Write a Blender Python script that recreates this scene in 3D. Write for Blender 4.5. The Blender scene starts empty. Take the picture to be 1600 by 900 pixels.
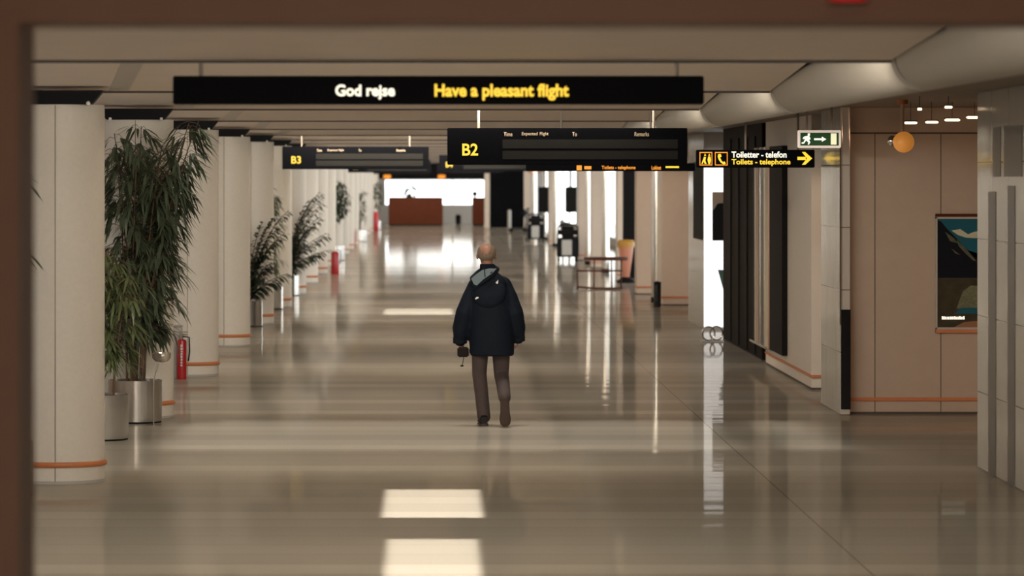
import bpy, bmesh, math, random
from mathutils import Vector, Matrix, Euler
R = math.radians
PI = math.pi
sc = bpy.context.scene
col = sc.collection

# ------------------------------------------------------------------ camera, world, exposure
FPX, CX, CY, CH = 6024.0, 676.0, 276.0, 2.37        # focal length in px, vanishing point, eye height
cam = bpy.data.cameras.new('camera')
cam.sensor_width = 36.0
cam.lens = FPX / 1600 * 36
cam.shift_x = (800 - CX) / 1600
cam.shift_y = -(450 - CY) / 1600
cam.clip_end = 2000
cam.dof.use_dof = True
cam.dof.focus_distance = 36.9
cam.dof.aperture_fstop = 3.3
camo = bpy.data.objects.new('camera', cam)
camo.location = (0, 0, CH)
camo.rotation_euler = (R(90), 0, 0)
col.objects.link(camo)
sc.camera = camo
sc.view_settings.view_transform = 'Standard'
sc.view_settings.look = 'None'
sc.view_settings.gamma = 1.0
sc.view_settings.use_curve_mapping = False
sc.view_settings.exposure = 0.1
sc.cycles.use_denoising = True
sc.cycles.max_bounces = 8
sc.cycles.sample_clamp_indirect = 6.0

W = bpy.data.worlds.new('overcast_sky')
sc.world = W
W.use_nodes = True
bg = W.node_tree.nodes['Background']
bg.inputs[0].default_value = (0.93, 0.98, 1.0, 1)
bg.inputs[1].default_value = 4.0

RISER_W = 140.0          # daylight through each sawtooth roof riser
def area_light(name, loc, rot, sx, sy, power, color):
    l = bpy.data.lights.new(name, 'AREA')
    l.shape = 'RECTANGLE'; l.size = sx; l.size_y = sy; l.energy = power; l.color = color
    o = bpy.data.objects.new(name, l); o.location = loc; o.rotation_euler = rot
    col.objects.link(o); return o
def point_light(name, loc, power, color, r=0.05, spot=None, rot=(0, 0, 0)):
    l = bpy.data.lights.new(name, 'SPOT' if spot else 'POINT')
    l.energy = power; l.color = color; l.shadow_soft_size = r
    if spot: l.spot_size = R(spot); l.spot_blend = 0.6
    o = bpy.data.objects.new(name, l); o.location = loc; o.rotation_euler = rot
    col.objects.link(o); return o
BAY = 8.0
JOINTS = [6.27 + BAY * k for k in range(0, 25)]      # lines where one ceiling bay ends and the next begins
for j in JOINTS[1:23]:
    area_light('roof_riser_daylight', (-0.2, j + 0.12, 3.21), (R(84), 0, 0), 4.6, 0.28, RISER_W, (1.0, 0.94, 0.83))

def beam(xa, xb, ya, yb, power, spread, color=(1.0, .95, .85)):
    # added lamp without a fitting, aimed straight down to brighten a floor rectangle
    o = area_light('floor_patch_lamp', ((xa + xb) / 2, (ya + yb) / 2, 2.99), (0, 0, 0), xb - xa, yb - ya, power, color)
    o.data.spread = R(spread); return o
beam(-.35, .35, 26.8, 29.2, 16, 2, (1, .93, .83))
beam(-.29, .29, 22.4, 25.2, 15, 2, (1, .93, .83))
beam(-.85, .35, 66.2, 69.2, 30, 2)
beam(-2.3, 3.2, 66.0, 70.0, 45, 18)
beam(-2.4, 3.6, 33.4, 37.4, 42, 14)
# unseen warm fill light added to brighten the brown doorway frame
point_light('doorway_fill', (0.3, 3.0, 1.4), 360, (1.0, .72, .52), .08, 70, (R(88), 0, 0))

# ------------------------------------------------------------------ helpers
def P(x, y, Y):
    return Vector(((x - CX) * Y / FPX, Y, CH - (y - CY) * Y / FPX))
def PX(x, Y): return (x - CX) * Y / FPX
def PZ(y, Y): return CH - (y - CY) * Y / FPX
def YG(y): return CH * FPX / (y - CY)

MATS = {}
def mat(name, base=(.5, .5, .5), rough=.5, metal=0.0, noise=0.0, nscale=8.0, bump=0.0, emit=None, estr=0.0, spec=0.5, aniso=None):
    if name in MATS: return MATS[name]
    m = bpy.data.materials.new(name); m.use_nodes = True
    nt = m.node_tree; b = nt.nodes['Principled BSDF']
    b.inputs['Base Color'].default_value = (*base, 1)
    b.inputs['Roughness'].default_value = rough
    b.inputs['Metallic'].default_value = metal
    b.inputs['Specular IOR Level'].default_value = spec
    if emit:
        b.inputs['Emission Color'].default_value = (*emit, 1)
        b.inputs['Emission Strength'].default_value = estr
    if noise or bump:
        tc = nt.nodes.new('ShaderNodeTexCoord'); n = nt.nodes.new('ShaderNodeTexNoise')
        n.inputs['Scale'].default_value = nscale; n.inputs['Detail'].default_value = 5
        nt.links.new(tc.outputs['Object'], n.inputs['Vector'])
        if noise:
            mx = nt.nodes.new('ShaderNodeMix'); mx.data_type = 'RGBA'
            mx.inputs[6].default_value = (*[max(0, c * (1 - noise)) for c in base], 1)
            mx.inputs[7].default_value = (*[min(1, c * (1 + noise)) for c in base], 1)
            nt.links.new(n.outputs['Fac'], mx.inputs[0])
            nt.links.new(mx.outputs[2], b.inputs['Base Color'])
        if bump:
            bp = nt.nodes.new('ShaderNodeBump'); bp.inputs['Strength'].default_value = bump
            bp.inputs['Distance'].default_value = 0.02
            nt.links.new(n.outputs['Fac'], bp.inputs['Height'])
            nt.links.new(bp.outputs[0], b.inputs['Normal'])
    MATS[name] = m
    return m

def bm_new(): return bmesh.new()
def add_box(bm, x0, x1, y0, y1, z0, z1, bev=0.0, mi=0):
    vs = [bm.verts.new(p) for p in ((x0, y0, z0), (x1, y0, z0), (x1, y1, z0), (x0, y1, z0), (x0, y0, z1), (x1, y0, z1), (x1, y1, z1), (x0, y1, z1))]
    fs = [bm.faces.new([vs[i] for i in f]) for f in ((3, 2, 1, 0), (4, 5, 6, 7), (0, 1, 5, 4), (1, 2, 6, 5), (2, 3, 7, 6), (3, 0, 4, 7))]
    for f in fs: f.material_index = mi
    if bev:
        es = list({e for f in fs for e in f.edges})
        bmesh.ops.bevel(bm, geom=es, offset=bev, segments=2, affect='EDGES', clamp_overlap=True)
    return fs
def add_lathe(bm, prof, c=(0, 0, 0), n=32, mi=0, cap=True):
    """prof: list of (radius, z) from bottom to top around +Z"""
    rings = []
    for r, z in prof:
        rings.append([bm.verts.new((c[0] + r * math.cos(2 * PI * i / n), c[1] + r * math.sin(2 * PI * i / n), c[2] + z)) for i in range(n)])
    for a, b in zip(rings, rings[1:]):
        for i in range(n):
            f = bm.faces.new((a[i], a[(i + 1) % n], b[(i + 1) % n], b[i])); f.smooth = True; f.material_index = mi
    if cap:
        f = bm.faces.new(list(reversed(rings[0]))); f.material_index = mi
        f = bm.faces.new(rings[-1]); f.material_index = mi
    return rings
def frame_of(d):
    d = d.normalized()
    u = d.cross(Vector((0, 0, 1)))
    if u.length < 1e-4: u = Vector((1, 0, 0))
    u.normalize(); v = d.cross(u).normalized()
    return u, v
def add_tube(bm, pts, r, n=10, mi=0, cap=True, flat=1.0):
    pts = [Vector(p) for p in pts]
    rs = r if isinstance(r, (list, tuple)) else [r] * len(pts)
    rings = []; pu = None
    for i, p in enumerate(pts):
        d = (pts[min(i + 1, len(pts) - 1)] - pts[max(i - 1, 0)])
        u, v = frame_of(d)
        if pu is not None:
            u = (pu - d.normalized() * pu.dot(d.normalized()))
            u.normalize(); v = d.normalized().cross(u)
        pu = u
        rings.append([bm.verts.new(p + (u * math.cos(2 * PI * k / n) + v * flat * math.sin(2 * PI * k / n)) * rs[i]) for k in range(n)])
    for a, b in zip(rings, rings[1:]):
        for i in range(n):
            f = bm.faces.new((a[i], a[(i + 1) % n], b[(i + 1) % n], b[i])); f.smooth = True; f.material_index = mi
    if cap:
        f = bm.faces.new(list(reversed(rings[0]))); f.material_index = mi
        f = bm.faces.new(rings[-1]); f.material_index = mi
def add_sphere(bm, c, r, n=20, m=12, mi=0, rot=None):
    rx, ry, rz = r if isinstance(r, (list, tuple)) else (r, r, r)
    M = Matrix.Translation(Vector(c)) @ ((rot.to_matrix().to_4x4()) if rot else Matrix.Identity(4)) @ Matrix.Diagonal((rx, ry, rz, 1))
    k = bmesh.ops.create_uvsphere(bm, u_segments=n, v_segments=m, radius=1.0, matrix=M)
    for v in k['verts']:
        for f in v.link_faces: f.smooth = True; f.material_index = mi
def add_poly(bm, pts, mi=0):
    f = bm.faces.new([bm.verts.new(p) for p in pts]); f.material_index = mi; return f
def add_prism(bm, pts2, y0, y1, mi=0):
    """polygon in XZ extruded along Y"""
    a = [bm.verts.new((x, y0, z)) for x, z in pts2]; b = [bm.verts.new((x, y1, z)) for x, z in pts2]
    n = len(a)
    fs = [bm.faces.new(a), bm.faces.new(list(reversed(b)))]
    for i in range(n): fs.append(bm.faces.new((a[(i + 1) % n], a[i], b[i], b[(i + 1) % n])))
    for f in fs: f.material_index = mi
def obj(name, bm, m, parent=None, loc=None):
    bmesh.ops.recalc_face_normals(bm, faces=bm.faces[:])
    for e in bm.edges:
        if len(e.link_faces) == 2 and e.calc_face_angle() > R(38): e.smooth = False
    me = bpy.data.meshes.new(name); bm.to_mesh(me); bm.free()
    return obj_me(name, me, m, parent, loc)
def obj_me(name, me, m, parent=None, loc=None):
    for x in (m if isinstance(m, (list, tuple)) else [m]): me.materials.append(x)
    o = bpy.data.objects.new(name, me); col.objects.link(o)
    if parent: o.parent = parent
    if loc: o.location = loc
    return o
def thing(name, label, cat, loc=(0, 0, 0), rz=0.0, group=None, kind='thing'):
    o = bpy.data.objects.new(name, None); col.objects.link(o)
    o.empty_display_size = 0.1
    o.location = loc; o.rotation_euler = (0, 0, rz)
    return tag(o, label, cat, group, kind)
def tag(o, label, cat, group=None, kind='thing'):
    o['label'] = label; o['category'] = cat
    if group: o['group'] = group
    if kind: o['kind'] = kind
    return o
def struct(name, bm, m, parent=None):
    o = obj(name, bm, m, parent)
    o['kind'] = 'structure'
    return o
def kids(o): return [c for c in col.objects if c.parent == o]
def copy_tree(o, parent=None):
    c = o.copy(); col.objects.link(c)
    if parent: c.parent = parent
    for ch in kids(o): copy_tree(ch, c)
    return c
def text_mesh(s, bold=0.0):
    bold *= 1.15
    cu = bpy.data.curves.new('lettering', 'FONT'); cu.body = s; cu.size = 1.0
    cu.offset = bold; cu.extrude = 0.0; cu.resolution_u = 4
    o = bpy.data.objects.new('lettering', cu); col.objects.link(o)
    bpy.context.view_layer.update()
    me = bpy.data.meshes.new_from_object(o.evaluated_get(bpy.context.evaluated_depsgraph_get()))
    bpy.data.objects.remove(o); bpy.data.curves.remove(cu)
    me.materials.clear()
    return me
def text_at(s, x0, x1, z0, z1, y, m, parent, name='lettering', bold=0.02, rot=False):
    """ink of the text fitted to the box x0..x1, z0..z1 at depth y, facing -Y (parent space); rot: reads downwards"""
    me = text_mesh(s, bold)
    vs = [v.co.copy() for v in me.vertices]
    if rot: vs = [Vector((v.y, -v.x, 0)) for v in vs]
    ax = min(v.x for v in vs); bx = max(v.x for v in vs); az = min(v.y for v in vs); bz = max(v.y for v in vs)
    for v, q in zip(me.vertices, vs):
        v.co = (x0 + (q.x - ax) / (bx - ax) * (x1 - x0), y, z0 + (q.y - az) / (bz - az) * (z1 - z0))
    return obj_me(name, me, m, parent)
def finish(name, bm, voxel, m, parent, smooth=6, rep=True):
    """close overlapping pieces into one continuous skin"""
    bmesh.ops.recalc_face_normals(bm, faces=bm.faces[:])
    me = bpy.data.meshes.new(name); bm.to_mesh(me); bm.free()
    o = bpy.data.objects.new(name, me); col.objects.link(o)
    r = o.modifiers.new('r', 'REMESH'); r.mode = 'VOXEL'; r.voxel_size = voxel; r.use_smooth_shade = True
    if smooth:
        s = o.modifiers.new('s', 'SMOOTH'); s.factor = 0.5; s.iterations = smooth
    bpy.context.view_layer.update()
    me2 = bpy.data.meshes.new_from_object(o.evaluated_get(bpy.context.evaluated_depsgraph_get()))
    bpy.data.objects.remove(o); bpy.data.meshes.remove(me)
    me2.materials.clear(); me2.name = name
    for p in me2.polygons: p.use_smooth = True; p.material_index = 0
    return obj_me(name, me2, m, parent)

# ------------------------------------------------------------------ materials
CREAM = mat('cream_plaster', (.67, .625, .55), .55, noise=.06, nscale=30)
TAN = mat('tan_panel', (.52, .43, .35), .5, noise=.06, nscale=6)
PALE = mat('pale_panel', (.60, .53, .45), .45, noise=.05, nscale=6)
CEIL = mat('ceiling_board', (.80, .69, .585), .7, noise=.05, nscale=3)
DARKTRIM = mat('dark_joint', (.06, .045, .035), .6)
BLACK = mat('black_enamel', (.004, .004, .005), .5, spec=.12)
BLACKG = mat('black_gloss', (.01, .01, .012), .12)
ORANGE = mat('orange_bumper', (.50, .17, .06), .45, noise=.1)
STEEL = mat('brushed_steel', (.62, .60, .57), .22, metal=1.0, noise=.05, nscale=20)
STEELM = mat('polished_steel', (.66, .62, .56), .16, metal=1.0)
DUCTM = mat('duct_paint', (.42, .385, .325), .4, noise=.04, nscale=3)
BROWN = mat('brown_frame', (.25, .145, .10), .5, noise=.1, nscale=4)
WOOD = mat('red_brown_wood', (.085, .022, .009), .6, noise=.2, nscale=3, spec=.08)
REDBR = mat('red_brown_tube', (.07, .022, .014), .5, spec=.2)
RED = mat('red_enamel', (.36, .012, .016), .3, noise=.05)
WHITE = mat('white_paint', (.8, .79, .76), .4)
DKBROWN = mat('dark_brown_panel', (.012, .007, .005), .6, spec=.05, noise=.2, nscale=4)
DKGREY = mat('dark_grey_panel', (.010, .009, .008), .6, spec=.06)
SIGN = mat('sign_black', (.0014, .0014, .0024), .6, spec=.05)
FLAP = mat('flap_display', (.012, .011, .009), .5, spec=.1, noise=.2, nscale=60)
YEL = mat('lit_yellow', (.1, .07, .0), .5, emit=(1.0, .62, .04), estr=1.15)
ORL = mat('lit_orange', (.1, .05, .0), .5, emit=(1.0, .32, .02), estr=1.0)
WLT = mat('lit_white', (.3, .3, .25), .5, emit=(1.0, .93, .74), estr=1.15)
DIML = mat('dim_white_lettering', (.35, .27, .18), .5, emit=(.8, .5, .25), estr=.22)
GRN = mat('exit_green', (.01, .06, .02), .4, emit=(.02, .10, .03), estr=.25)
LAMPW = mat('lamp_white', (.8, .7, .5), .4, emit=(1.0, .70, .42), estr=3.0)
GLOBE = mat('amber_globe', (.55, .24, .06), .35, emit=(1.0, .36, .06), estr=.28)
BACKLIT = mat('backlit_white', (.8, .8, .8), .3, emit=(.97, .98, 1.0), estr=1.0)
SOIL = mat('soil', (.03, .022, .015), .9, noise=.4, nscale=40)
LEAFD = mat('bamboo_leaf', (.062, .080, .045), .4, noise=.6, nscale=5)
LEAFY = mat('young_leaf', (.085, .105, .040), .45, noise=.4, nscale=5)
LEAFP = mat('palm_leaf', (.030, .048, .026), .4, noise=.4, nscale=5)
CANE = mat('cane', (.10, .05, .025), .6, noise=.3, nscale=10)
STONE = mat('grey_panel', (.40, .38, .35), .5)
GREENC = mat('green_chair', (.03, .09, .06), .5)

def tile_mat():
    m = bpy.data.materials.new('glossy_tile'); m.use_nodes = True
    nt = m.node_tree; b = nt.nodes['Principled BSDF']; N = nt.nodes.new; L = nt.links.new
    tc = N('ShaderNodeTexCoord'); sp = N('ShaderNodeSeparateXYZ'); L(tc.outputs['Object'], sp.inputs[0])
    def line(out, size, w):
        a = N('ShaderNodeMath'); a.operation = 'DIVIDE'; a.inputs[1].default_value = size; L(out, a.inputs[0])
        f = N('ShaderNodeMath'); f.operation = 'FRACT'; L(a.outputs[0], f.inputs[0])
        g = N('ShaderNodeMath'); g.operation = 'LESS_THAN'; g.inputs[1].default_value = w / size; L(f.outputs[0], g.inputs[0])
        return g.outputs[0]
    z = line(sp.outputs['Z'], .62, .010); y = line(sp.outputs['Y'], .9, .012)
    mx = N('ShaderNodeMath'); mx.operation = 'MAXIMUM'; L(z, mx.inputs[0]); L(y, mx.inputs[1])
    c = N('ShaderNodeMix'); c.data_type = 'RGBA'
    c.inputs[6].default_value = (.50, .47, .42, 1); c.inputs[7].default_value = (.20, .17, .14, 1)
    L(mx.outputs[0], c.inputs[0]); L(c.outputs[2], b.inputs['Base Color'])
    mp = N('ShaderNodeMapping'); mp.inputs['Scale'].default_value = (6, .6, .35); L(tc.outputs['Object'], mp.inputs[0])
    n = N('ShaderNodeTexNoise'); n.inputs['Scale'].default_value = 3; n.inputs['Detail'].default_value = 2; L(mp.outputs[0], n.inputs['Vector'])
    bp = N('ShaderNodeBump'); bp.inputs['Strength'].default_value = .12; bp.inputs['Distance'].default_value = .05
    L(n.outputs['Fac'], bp.inputs['Height']); L(bp.outputs[0], b.inputs['Normal'])
    b.inputs['Roughness'].default_value = .13
    return m
TILE = tile_mat()
STREAK = mat('dark_reflection', (.13, .12, .108), .3, spec=.25)  # colour of dark reflections painted onto the glossy tile
RODM = mat('rod_paint', (.26, .21, .17), .5)

def floor_mat():
    m = bpy.data.materials.new('polished_terrazzo'); m.use_nodes = True
    nt = m.node_tree; b = nt.nodes['Principled BSDF']; N = nt.nodes.new; L = nt.links.new
    tc = N('ShaderNodeTexCoord'); sp = N('ShaderNodeSeparateXYZ'); L(tc.outputs['Object'], sp.inputs[0])
    def math_(op, a, bb=None):
        k = N('ShaderNodeMath'); k.operation = op
        for i, v in enumerate((a, bb)):
            if v is None: continue
            if isinstance(v, (int, float)): k.inputs[i].default_value = v
            else: L(v, k.inputs[i])
        return k.outputs[0]
    fy = math_('FRACT', math_('DIVIDE', sp.outputs['Y'], .62))
    jy = math_('LESS_THAN', fy, .07)
    d = math_('ABSOLUTE', math_('SUBTRACT', sp.outputs['X'], 2.62))
    jx = math_('LESS_THAN', d, .006)
    n1 = N('ShaderNodeTexNoise'); n1.inputs['Scale'].default_value = 70; n1.inputs['Detail'].default_value = 6
    L(tc.outputs['Object'], n1.inputs['Vector'])
    n2 = N('ShaderNodeTexNoise'); n2.inputs['Scale'].default_value = .35; n2.inputs['Detail'].default_value = 3
    L(tc.outputs['Object'], n2.inputs['Vector'])
    c = N('ShaderNodeMix'); c.data_type = 'RGBA'
    c.inputs[6].default_value = (.225, .202, .165, 1); c.inputs[7].default_value = (.36, .33, .28, 1)
    L(n1.outputs['Fac'], c.inputs[0])
    c2 = N('ShaderNodeMix'); c2.data_type = 'RGBA'; c2.inputs[7].default_value = (.20, .16, .12, 1)
    wn = N('ShaderNodeTexWhiteNoise'); wn.noise_dimensions = '1D'
    L(math_('FLOOR', math_('DIVIDE', sp.outputs['Y'], .62)), wn.inputs['W'])
    hs = N('ShaderNodeHueSaturation'); L(c.outputs[2], hs.inputs['Color'])
    L(math_('ADD', math_('MULTIPLY', wn.outputs['Value'], .30), .85), hs.inputs['Value'])
    L(math_('MULTIPLY', jy, .8), c2.inputs[0]); L(hs.outputs[0], c2.inputs[6])
    c3 = N('ShaderNodeMix'); c3.data_type = 'RGBA'; c3.inputs[7].default_value = (.15, .12, .09, 1)
    L(jx, c3.inputs[0]); L(c2.outputs[2], c3.inputs[6])
    L(c3.outputs[2], b.inputs['Base Color'])
    b.inputs['Roughness'].default_value = .6
    b.inputs['Specular IOR Level'].default_value = .1
    # wax polish: a clear mirror film that shows more towards the far end, each cast strip a hair out of level
    mp = N('ShaderNodeMapping'); mp.inputs['Scale'].default_value = (.06, 1.5, 1); L(tc.outputs['Object'], mp.inputs[0])
    n3 = N('ShaderNodeTexNoise'); n3.inputs['Scale'].default_value = 1.0; n3.inputs['Detail'].default_value = 1.5
    L(mp.outputs[0], n3.inputs['Vector'])
    bp = N('ShaderNodeBump'); bp.inputs['Strength'].default_value = 1.0; bp.inputs['Distance'].default_value = FLOOR_WAVE
    L(n3.outputs['Fac'], bp.inputs['Height'])
    g = N('ShaderNodeBsdfGlossy'); g.inputs['Roughness'].default_value = FLOOR_ROUGH
    g.inputs['Color'].default_value = (1, .96, .90, 1)
    L(bp.outputs[0], g.inputs['Normal'])
    lw = N('ShaderNodeLayerWeight'); lw.inputs['Blend'].default_value = .5
    fac = math_('ADD', math_('MULTIPLY', math_('POWER', lw.outputs['Facing'], 20.0), .58), .09)
    fac = math_('MULTIPLY', fac, math_('SUBTRACT', 1.0, math_('MULTIPLY', jy, .5)))
    mxs = N('ShaderNodeMixShader'); L(fac, mxs.inputs[0]); L(b.outputs[0], mxs.inputs[1]); L(g.outputs[0], mxs.inputs[2])
    L(mxs.outputs[0], nt.nodes['Material Output'].inputs[0])
    return m
FLOOR_WAVE, FLOOR_ROUGH = .0028, .045
FLOORM = floor_mat()

def glass_mat():
    m = bpy.data.materials.new('window_glass'); m.use_nodes = True
    nt = m.node_tree; nt.nodes.clear()
    o = nt.nodes.new('ShaderNodeOutputMaterial'); t = nt.nodes.new('ShaderNodeBsdfTransparent'); g = nt.nodes.new('ShaderNodeBsdfGlossy')
    g.inputs['Roughness'].default_value = .03
    x = nt.nodes.new('ShaderNodeMixShader'); x.inputs[0].default_value = .06
    nt.links.new(t.outputs[0], x.inputs[1]); nt.links.new(g.outputs[0], x.inputs[2]); nt.links.new(x.outputs[0], o.inputs[0])
    return m
GLASS = glass_mat()

# ------------------------------------------------------------------ room shell
ZC = 3.04                     # low edge of every ceiling bay
bm = bm_new(); add_box(bm, -5.3, 9.3, -3.3, 196, -.25, 0); struct('floor', bm, FLOORM)
DROP = .35
def ceiling_bay(j):
    bm = bm_new()
    y0, y1 = j + .03, j + BAY
    prof = [(y0, ZC + DROP), (y1, ZC), (y1, ZC + .07), (y0, ZC + DROP + .07)]
    xs = (-3.75, 2.645)
    a = [bm.verts.new((xs[0], y, z)) for y, z in prof]; b = [bm.verts.new((xs[1], y, z)) for y, z in prof]
    bm.faces.new(a); bm.faces.new(list(reversed(b)))
    for i in range(4): bm.faces.new((a[i], b[i], b[(i + 1) % 4], a[(i + 1) % 4]))
    # riser that closes the step above the previous bay
    add_box(bm, xs[0], xs[1], j - .02, j + .02, ZC + .07, ZC + DROP + .08)
    o = struct('ceiling', bm, CEIL)
    bm = bm_new(); add_box(bm, xs[0], xs[1], y1 - .05, y1 + .012, ZC - .014, ZC + .002)
    struct('ceiling_edge', bm, DARKTRIM, o)
    # pale diagonal strip on the board underside
    bm = bm_new()
    def zt(t): return ZC + DROP * (1 - t)
    q = [(-2.0, .40), (-2.54, .99), (-2.38, .99), (-1.84, .40)]
    a = [bm.verts.new((x, j + BAY * t, zt(t) - .003)) for x, t in q]; b = [bm.verts.new((x, j + BAY * t, zt(t) + .01)) for x, t in q]
    bm.faces.new(a); bm.faces.new(list(reversed(b)))
    for i in range(4): bm.faces.new((a[i], b[i], b[(i + 1) % 4], a[(i + 1) % 4]))
    struct('ceiling_strip', bm, PALE, o)
for j in JOINTS[:-1]: ceiling_bay(j)
bm = bm_new(); add_box(bm, -5.3, 9.3, -3.3, 196, 3.9, 4.0); struct('ceiling_top', bm, DKGREY)
bm = bm_new(); add_box(bm, -5.3, 9.3, -3.3, -3, 0, 4.0); struct('wall_back', bm, TAN)
bm = bm_new(); add_box(bm, 9.0, 9.3, -3, 75, 0, 4.0); add_box(bm, 6.3, 9.3, 75, 75.3, 0, 4.0); struct('wall_right', bm, TAN)
bm = bm_new(); add_box(bm, 6.2, 6.3, 75, 196, ZC, 4.0); struct('wall_right', bm, TAN)
bm = bm_new(); add_box(bm, -5.2, -3.75, 6, 196, ZC, ZC + .1); struct('ceiling_left', bm, CEIL)
bm = bm_new(); add_box(bm, 3.08, 9.0, 6, 196, ZC + .02, ZC + .12); struct('ceiling_right', bm, mat('brown_ceiling', (.20, .145, .10), .6, noise=.1))

# left side wall: glazed with sill and mullions
bm = bm_new(); add_box(bm, -5.2, -5.05, -3, 6, 0, 4.0); add_box(bm, -5.2, -5.05, 6, 196, 0, .5); add_box(bm, -5.2, -5.05, 6, 196, 2.7, 4.0)
for k in range(0, 96): add_box(bm, -5.2, -5.05, 6 + 2 * k, 7.75 + 2 * k, .5, 2.7)
struct('wall_left', bm, TAN)
bm = bm_new(); add_box(bm, -5.14, -5.12, 6, 196, .5, 2.7); struct('window_1', bm, GLASS)

# doorway frame the picture is taken through (out of focus)
bm = bm_new()
add_box(bm, -1.9, PX(42, 10.5), 10.3, 10.7, 0, PZ(40, 10.5))
add_box(bm, -1.9, 3.4, 10.3, 10.7, PZ(40, 10.5), 3.2)
add_box(bm, 3.0, 3.4, 10.3, 10.7, 0, PZ(40, 10.5))
struct('door_1', bm, BROWN)
o = thing('signal_lamp', 'small red lamp fixed to the brown doorway lintel', 'lamp', P(1325, -6, 10.28))
bm = bm_new(); add_lathe(bm, [(.045, -.012), (.045, .0), (.038, .016), (.012, .024)], n=20)
obj('lens', bm, mat('red_lens', (.5, .02, .03), .3, emit=(1, .03, .03), estr=.35), o)
bm = bm_new(); add_box(bm, -.05, .05, -.03, .02, -.02, -.012); obj('bracket', bm, BLACK, o)

# end of the hall
YE = 194.0
bm = bm_new()
add_box(bm, -5.3, PX(600, YE), YE, YE + .3, 0, 4.0)
add_box(bm, PX(758, YE), 6.3, YE, YE + .3, 0, 4.0)
add_box(bm, PX(600, YE), PX(758, YE), YE, YE + .3, 0, .90)
add_box(bm, PX(600, YE), PX(758, YE), YE, YE + .3, 2.28, 4.0)
struct('wall_end', bm, STONE)
bm = bm_new(); add_box(bm, PX(600, YE) - .5, PX(758, YE), YE - .25, YE, 2.26, 4.0); struct('trim_5', bm, DKGREY)
w = bm_new(); x0, x1 = PX(600, YE), PX(758, YE)
for xa in (x0, PX(707, YE) - .03, x1 - .06): add_box(w, xa, xa + .06, YE - .02, YE + .1, .90, 2.26)
add_box(w, x0, x1, YE - .02, YE + .1, .90, .96); add_box(w, x0, x1, YE - .02, YE + .1, 2.2, 2.26)
wo = struct('window_2', w, STONE)
bm = bm_new(); add_box(bm, x0, x1, YE + .03, YE + .04, .95, 2.22); struct('window_pane', bm, GLASS, wo)

# right-hand side, near to far
def panel_wall(name, x0, x1, y0, y1, m, bumper=True, z1=ZC + .02, seams=(), joint=None):
    bm = bm_new(); add_box(bm, x0, x1, y0, y1, 0, z1, .004); o = struct(name, bm, m)
    if bumper:
        bm = bm_new(); add_box(bm, x0 - .012, x1, y0 - .022, y1, .13, .165, .006)
        struct('bumper_rail', bm, ORANGE, o)
    bm = bm_new(); add_box(bm, x0 - .003, x1, y0 - .003, y1, 0, .022); struct('skirting', bm, DARKTRIM, o)
    if seams or joint:
        bm = bm_new()
        for s in seams: add_box(bm, s - .004, s + .004, y0 - .002, y0 + .002, .02, joint or z1)
        if joint: add_box(bm, x0, x1, y0 - .003, y0 + .002, joint - .008, joint + .008)
        struct('panel_joints', bm, DARKTRIM, o)
    return o
bm = bm_new(); add_box(bm, 4.436, 5.6, 12, 31.4, 0, ZC + .02, .01); nb = struct('wall_right', bm, TILE)
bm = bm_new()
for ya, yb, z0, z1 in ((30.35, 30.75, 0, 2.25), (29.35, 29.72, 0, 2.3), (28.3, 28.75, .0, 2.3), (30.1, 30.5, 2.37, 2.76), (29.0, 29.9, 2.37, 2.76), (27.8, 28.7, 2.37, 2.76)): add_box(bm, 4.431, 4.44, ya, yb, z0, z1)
struct('reflection_streaks', bm, STREAK, nb)  # reflected dark streaks, painted as thin strips on the tile face
YW = 38.5
panel_wall('wall_right', 4.15, 8.2, YW, YW + .35, mat('brown_panel', (.42, .335, .26), .5, noise=.06, nscale=6), seams=(PX(1367, YW), PX(1470, YW)), joint=PZ(208, YW))
bm = bm_new(); add_box(bm, 4.05, 4.147, 38.3, 40.2, 0, ZC + .02, .004); pil = struct('wall_right', bm, TILE)
bm = bm_new(); add_box(bm, 4.055, 4.15, 38.28, 38.31, .06, 1.05); struct('dark_reflection_panel', bm, BLACKG, pil)  # dark reflection in the glossy pillar face, built as a black panel
bm = bm_new(); add_box(bm, 4.045, 4.055, 38.27, 38.32, .9, 2.7); struct('corner_strip', bm, DARKTRIM, pil)
panel_wall('wall_right', 4.216, 4.9, 42.9, 48.8, PALE)
panel_wall('wall_right', 4.22, 4.9, 49.4, 56.0, DKBROWN, bumper=False)
bm = bm_new()
for ya in (50.3, 51.6, 53.0, 54.4): add_box(bm, 4.20, 4.225, ya, ya + .5, .05, 2.9, .004)
struct('trim_1', bm, DKGREY)
# tiled pillar whose near face is a backlit white panel
bm = bm_new(); add_box(bm, 4.2, 5.1, 59.75, 63.3, 0, ZC + .02, .004); p3 = struct('wall_right', bm, TILE)
bm = bm_new(); add_box(bm, 4.19, 4.2, 59.9, 62.0, PZ(375, 60), 2.6); struct('dark_panel', bm, DKGREY, p3)
panel_wall('wall_right', 4.23, 5.4, 71.0, 72.5, TAN)
panel_wall('wall_right', 4.11, 4.42, 77.6, 78.4, TAN)
bm = bm_new(); add_box(bm, PX(974, 90), PX(998, 90), 90, 91.0, 0, ZC + .02); struct('wall_right', bm, BLACK)
for xa, xb, Y in ((965, 973, 87.2), (924, 941, 100), (904, 914, 109), (858, 866, 133), (819, 829, 168)):
    panel_wall('wall_right', PX(xa, Y), PX(xb, Y), Y, Y + .7, TAN if xa != 965 else PALE)
bm = bm_new(); add_box(bm, PX(766, 180), PX(820, 180), 180, 186, 0, ZC + .02); dk = struct('wall_right', bm, SIGN)
bm = bm_new(); add_box(bm, PX(757, 180), PX(765, 180), 180, 180.3, 0, ZC + .02); struct('trim_2', bm, TAN)
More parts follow.
